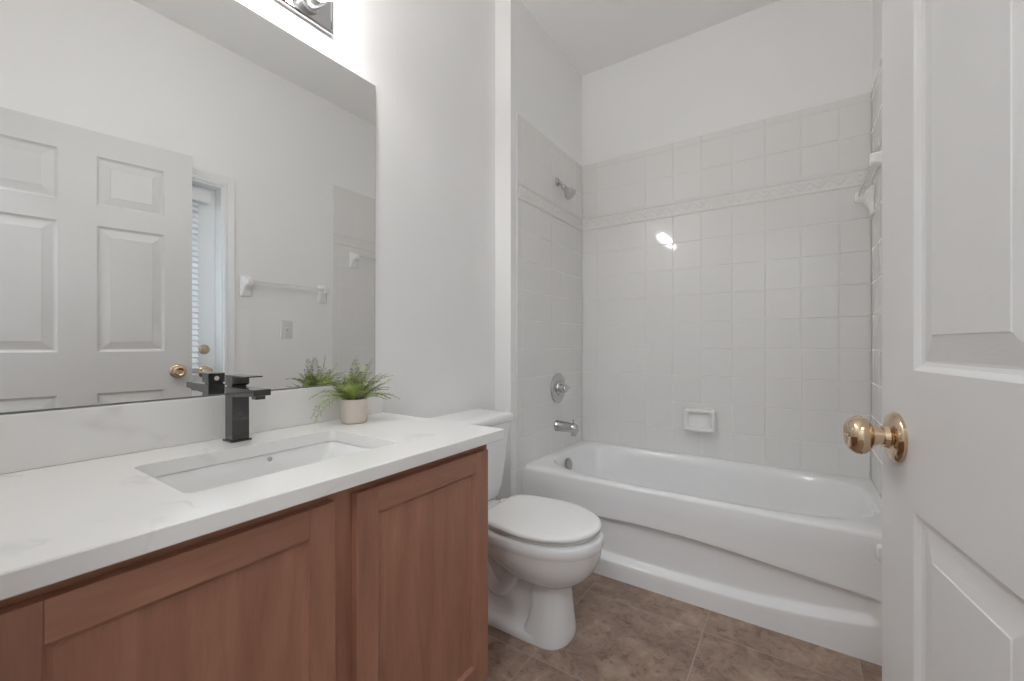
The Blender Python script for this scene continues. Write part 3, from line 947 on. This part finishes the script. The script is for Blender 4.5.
# trapway ridge winding through the hollow of the pedestal side
for s in (-1, 1):
    bm = bmesh.new()
    key = [(0.40, 0.036, 0.25), (0.365, 0.036, 0.18), (0.325, 0.034, 0.125), (0.28, 0.034, 0.125), (0.245, 0.038, 0.185), (0.205, 0.040, 0.235), (0.17, 0.040, 0.19), (0.155, 0.040, 0.10), (0.15, 0.040, 0.04)]
    pts = []
    for k in range(len(key) - 1):
        p0, p1, p2, p3 = [Vector(key[max(0, min(len(key) - 1, q))]) for q in (k - 1, k, k + 1, k + 2)]
        for j in range(6):
            t = j / 6
            pts.append(0.5 * ((2 * p1) + (p2 - p0) * t + (2 * p0 - 5 * p1 + 4 * p2 - p3) * t * t + (3 * p1 - p0 - 3 * p2 + p3) * t ** 3))
    add_tube(bm, [(p.x, p.y * s, p.z) for p in pts], 0.036, 20)
    obj('trapway', bm, M['porcelain'], to, smooth=True)
bm = bmesh.new()
def tank_ring(z, x0, x1, hy, r=0.03):
    return [(x, y, z) for x, y in rrect((x0 + x1) / 2, 0, (x1 - x0) / 2, hy, r, 6)]
rings_loft(bm, [tank_ring(0.400, 0.02, 0.165, 0.135), tank_ring(0.412, 0.008, 0.178, 0.150), tank_ring(0.46, 0.005, 0.187, 0.163), tank_ring(0.60, 0.003, 0.200, 0.180), tank_ring(0.742, 0.002, 0.212, 0.195)])
obj('tank', bm, M['porcelain'], to, smooth=True, angle=50)
bm = bmesh.new()
rings_loft(bm, [tank_ring(0.742, 0.0, 0.216, 0.200), tank_ring(0.746, -0.004, 0.226, 0.206), tank_ring(0.762, -0.006, 0.230, 0.209), tank_ring(0.774, -0.004, 0.227, 0.207),
                tank_ring(0.781, 0.002, 0.218, 0.199), tank_ring(0.784, 0.012, 0.204, 0.185), tank_ring(0.785, 0.03, 0.17, 0.15)])
obj('tank_lid', bm, M['porcelain'], to, smooth=True, angle=60)
bm = bmesh.new()
add_lathe(bm, [(0.013, 0), (0.013, 0.008), (0.008, 0.012), (0, 0.013)], (0.206, -0.14, 0.69), (1, 0, 0), 20)
add_tube(bm, [(0.216, -0.14, 0.69), (0.222, -0.11, 0.688), (0.224, -0.07, 0.682)], [0.006, 0.006, 0.007], 12)
obj('flush_lever', bm, M['chrome'], to, smooth=True)
def seat_ring(z, i, xb=0.262, xf=0.709):
    """rounded front, straight back with rounded corners"""
    out = []
    N = 72
    xm = 0.470
    for k in range(N):
        a = 2 * PI * k / N
        c, s = math.cos(a), math.sin(a)
        e = 2.15 if c >= 0 else 6.0
        x = xm + ((xf - i - xm) if c >= 0 else (xm - xb - i)) * (1 if c >= 0 else -1) * abs(c) ** (2 / e)
        y = (0.185 - i) * abs(s) ** (2 / e) * (1 if s >= 0 else -1)
        if c < 0:
            t = (xm - x) / (xm - xb)
            y *= 1 - 0.20 * t ** 1.6
        out.append((x, y, z))
    return out
bm = bmesh.new()
rings_loft(bm, [seat_ring(0.4005, 0.016), seat_ring(0.404, 0.012), seat_ring(0.410, 0.012), seat_ring(0.413, 0.018)])
obj('seat', bm, M['plastic'], to, smooth=True, angle=60)
bm = bmesh.new()
rings_loft(bm, [seat_ring(0.4155, 0.012), seat_ring(0.4165, 0.004), seat_ring(0.420, 0.0), seat_ring(0.428, 0.0), seat_ring(0.433, 0.004), seat_ring(0.4362, 0.012), seat_ring(0.438, 0.03), seat_ring(0.439, 0.08), seat_ring(0.4395, 0.14)])
obj('seat_lid', bm, M['plastic'], to, smooth=True, angle=60)
for s in (-1, 1):
    bm = bmesh.new()
    add_box(bm, (0.232, s * 0.075 - 0.02, 0.399), (0.272, s * 0.075 + 0.02, 0.424), 0.008, 3)
    obj('seat_hinge', bm, M['plastic'], to, smooth=True)

# ------------------------------------------------------------------ six panel door, open
DW, DT, DZ0, DZ1 = 0.872, 0.035, 0.012, 2.120
TH = math.radians(9.5)
hx = 1.434 + math.sin(TH) * DW
hyy = 0.9275 - math.cos(TH) * DW
# local frame: +x runs from the hinge to the free edge, +y faces the vanity side
door = thing('door_1', 'white six-panel door standing open at the right with a brass knob', 'door', (hx, hyy, 0), PI / 2 + TH, kind='structure')
cols = [(0.117, 0.372), (0.500, 0.755)]
rows = [(0.235, 0.857), (1.057, 1.668), (1.765, 2.003)]
def door_leaf():
    bm = bmesh.new()
    xs = sorted({0, DW} | {v for c in cols for v in c})
    zs = sorted({DZ0, DZ1} | {v for r in rows for v in r})
    pan = {(c[0], r[0]): (c, r) for c in cols for r in rows}
    for face, sg in ((0.0, -1), (-DT, 1)):
        for xa, xb in zip(xs[:-1], xs[1:]):
            for za, zb in zip(zs[:-1], zs[1:]):
                if (xa, za) in pan:
                    rg = []
                    for i, d in ((0, 0), (0.003, 0.0025), (0.007, 0.0065), (0.012, 0.0085), (0.015, 0.0085), (0.048, 0.0022), (0.0495, 0.0010), (0.052, 0.0010)):
                        y = face + sg * d
                        rg.append([(xa + i, y, za + i), (xb - i, y, za + i), (xb - i, y, zb - i), (xa + i, y, zb - i)])
                    rings_loft(bm, rg, True, False, True)
                else:
                    bm.faces.new([bm.verts.new(p) for p in ((xa, face, za), (xb, face, za), (xb, face, zb), (xa, face, zb))])
    for q in (((0, 0, DZ0), (0, -DT, DZ0), (0, -DT, DZ1), (0, 0, DZ1)), ((DW, 0, DZ0), (DW, -DT, DZ0), (DW, -DT, DZ1), (DW, 0, DZ1)),
              ((0, 0, DZ0), (DW, 0, DZ0), (DW, -DT, DZ0), (0, -DT, DZ0)), ((0, 0, DZ1), (DW, 0, DZ1), (DW, -DT, DZ1), (0, -DT, DZ1))):
        bm.faces.new([bm.verts.new(p) for p in q])
    bmesh.ops.remove_doubles(bm, verts=bm.verts, dist=0.00005)
    return bm
# local y: vanity side must be +y.  rotz = 90deg + TH sends +x to the free edge and +y to -x
obj('door_leaf', door_leaf(), M['door'], door)
KX, KZ = DW - 0.062, 0.951
def knob_parts(parent, x, z, y0, sg):
    bm = bmesh.new()
    add_lathe(bm, [(0.038, 0), (0.038, 0.004), (0.035, 0.008), (0.026, 0.011), (0.018, 0.0125), (0.016, 0.018)], (x, y0, z), (0, sg, 0), 36)
    ro = obj('rose', bm, M['brass'], parent, smooth=True, angle=35)
    bm = bmesh.new()
    pr = [(0.0125, 0.012), (0.0125, 0.026), (0.0155, 0.027), (0.0155, 0.031), (0.019, 0.033), (0.026, 0.037), (0.0295, 0.042), (0.0304, 0.047), (0.0295, 0.052), (0.0265, 0.057), (0.0225, 0.061),
          (0.0190, 0.0625), (0.0170, 0.0615), (0.0130, 0.0600), (0.0085, 0.0595), (0.0, 0.0595)]
    add_lathe(bm, pr, (x, y0, z), (0, sg, 0), 40)
    kb = obj('door_knob', bm, M['brass'], parent, smooth=True, angle=45)
    bm = bmesh.new()
    add_box(bm, (x - 0.0085, y0 + sg * 0.0595 - 0.003, z - 0.0022), (x + 0.0085, y0 + sg * 0.0595 + 0.0045, z + 0.0022), 0.0012, 2)
    obj('turn_button', bm, M['brass'], kb)
knob_parts(door, KX, KZ, 0.0, 1)
knob_parts(door, KX, KZ, -DT, -1)
obj('latch_plate', box((DW - 0.0005, -DT / 2 - 0.012, KZ - 0.028), (DW + 0.001, -DT / 2 + 0.012, KZ + 0.028)), M['brass'], door)
for z in (0.22, 1.07, 1.90):
    bm = bmesh.new()
    add_tube(bm, [(-0.004, -0.004 + 0.008, z - 0.045), (-0.004, 0.004, z + 0.045)], 0.006, 12)
    obj('hinge', bm, M['brass'], door, smooth=True)

# ------------------------------------------------------------------ outside door with glass and blind
ed = thing('door_2', 'white half-glass outside door with a blind and brass deadbolt, seen in the mirror', 'door', (1.702, EY0 + 0.010, 0), 0, kind='structure')
EW = EY1 - EY0 - 0.020
GY0, GY1, GZ0, GZ1 = 0.15, EW - 0.15, 0.98, 1.93
bm = bmesh.new()
def ebox(lo, hi): add_box(bm, lo, hi, 0.0)
ebox((0, 0, 0.012), (0.044, GY0, EZ - 0.012))
ebox((0, GY1, 0.012), (0.044, EW, EZ - 0.012))
ebox((0, GY0, 0.012), (0.044, GY1, GZ0))
ebox((0, GY0, GZ1), (0.044, GY1, EZ - 0.012))
obj('door_leaf', bm, M['trim'], ed)
obj('glass_pane', box((0.018, GY0, GZ0), (0.024, GY1, GZ1)), M['glass'], ed)
bm = bmesh.new()
for lo, hi in (((-0.012, GY0 - 0.03, GZ0 - 0.03), (0, GY0, GZ1 + 0.03)), ((-0.012, GY1, GZ0 - 0.03), (0, GY1 + 0.03, GZ1 + 0.03)),
               ((-0.012, GY0, GZ0 - 0.03), (0, GY1, GZ0)), ((-0.012, GY0, GZ1), (0, GY1, GZ1 + 0.03))):
    add_box(bm, lo, hi, 0.003)
obj('glazing_frame', bm, M['trim'], ed)
bm = bmesh.new()
add_lathe(bm, [(0.030, 0), (0.030, 0.004), (0.024, 0.012), (0.014, 0.014), (0, 0.014)], (0, EW - 0.058, 1.062), (-1, 0, 0), 32)
add_box(bm, (-0.026, EW - 0.058 - 0.013, 1.062 - 0.004), (-0.013, EW - 0.058 + 0.013, 1.062 + 0.004), 0.002)
obj('deadbolt', bm, M['brass'], ed, smooth=True, angle=35)
bm = bmesh.new()
add_lathe(bm, [(0.036, 0), (0.036, 0.004), (0.026, 0.010), (0.012, 0.012), (0.012, 0.026), (0.022, 0.032), (0.030, 0.043), (0.030, 0.050), (0.024, 0.060), (0.012, 0.064), (0, 0.064)], (0, EW - 0.058, 0.925), (-1, 0, 0), 32)
obj('door_knob', bm, M['brass'], ed, smooth=True, angle=40)
bl = thing('window_blind', 'white slatted blind hung on the outside door, seen in the mirror', 'blind', (1.688, EY0 + 0.010, 0))
obj('headrail', box((-0.034, GY0 - 0.055, 1.950), (0.0, GY1 + 0.105, 2.020), 0.003, 2), M['trim'], bl)
bm = bmesh.new()
z = 1.935
while z > 0.94:
    rings_loft(bm, [[(-0.030, y, z - 0.013), (-0.016, y, z + 0.001), (-0.002, y, z + 0.013), (-0.0015, y, z + 0.0105), (-0.0155, y, z - 0.0015), (-0.0285, y, z - 0.0152)] for y in (GY0 - 0.04, GY1 + 0.050)])
    z -= 0.0335
obj('slats', bm, M['slat'], bl)
obj('bottom_rail', box((-0.026, GY0 - 0.04, 0.905), (-0.006, GY1 + 0.050, 0.925), 0.002), M['slat'], bl)

# ------------------------------------------------------------------ added hallway fill lamp, unseen behind the camera
cl = thing('added_hall_lamp', 'added round dome fill light on the unseen hallway ceiling outside the door', 'fill lamp', (1.30, -0.85, H))
bm = bmesh.new()
add_lathe(bm, [(0.16, 0), (0.16, -0.02), (0.15, -0.03)], n=40)
obj('base', bm, M['trim'], cl, smooth=True)
bm = bmesh.new()
add_lathe(bm, [(0.148, -0.03)] + [(0.148 * math.cos(a), -0.03 - 0.06 * math.sin(a)) for a in [PI / 2 * j / 8 for j in range(1, 9)]], n=40)
obj('dome', bm, M['dome'], cl, smooth=True)
ld = bpy.data.lights.new('hall_fill_light', 'AREA')  # added fill light, shines in through the doorway
ld.shape = 'DISK'
ld.size = 0.30
ld.energy = HALL_FILL_WATTS
ld.color = (0.90, 0.96, 1.0)
lo_ = bpy.data.objects.new('hall_fill_glow', ld)
lo_.location = (0, 0, -0.10)
C.objects.link(lo_)
lo_.parent = cl
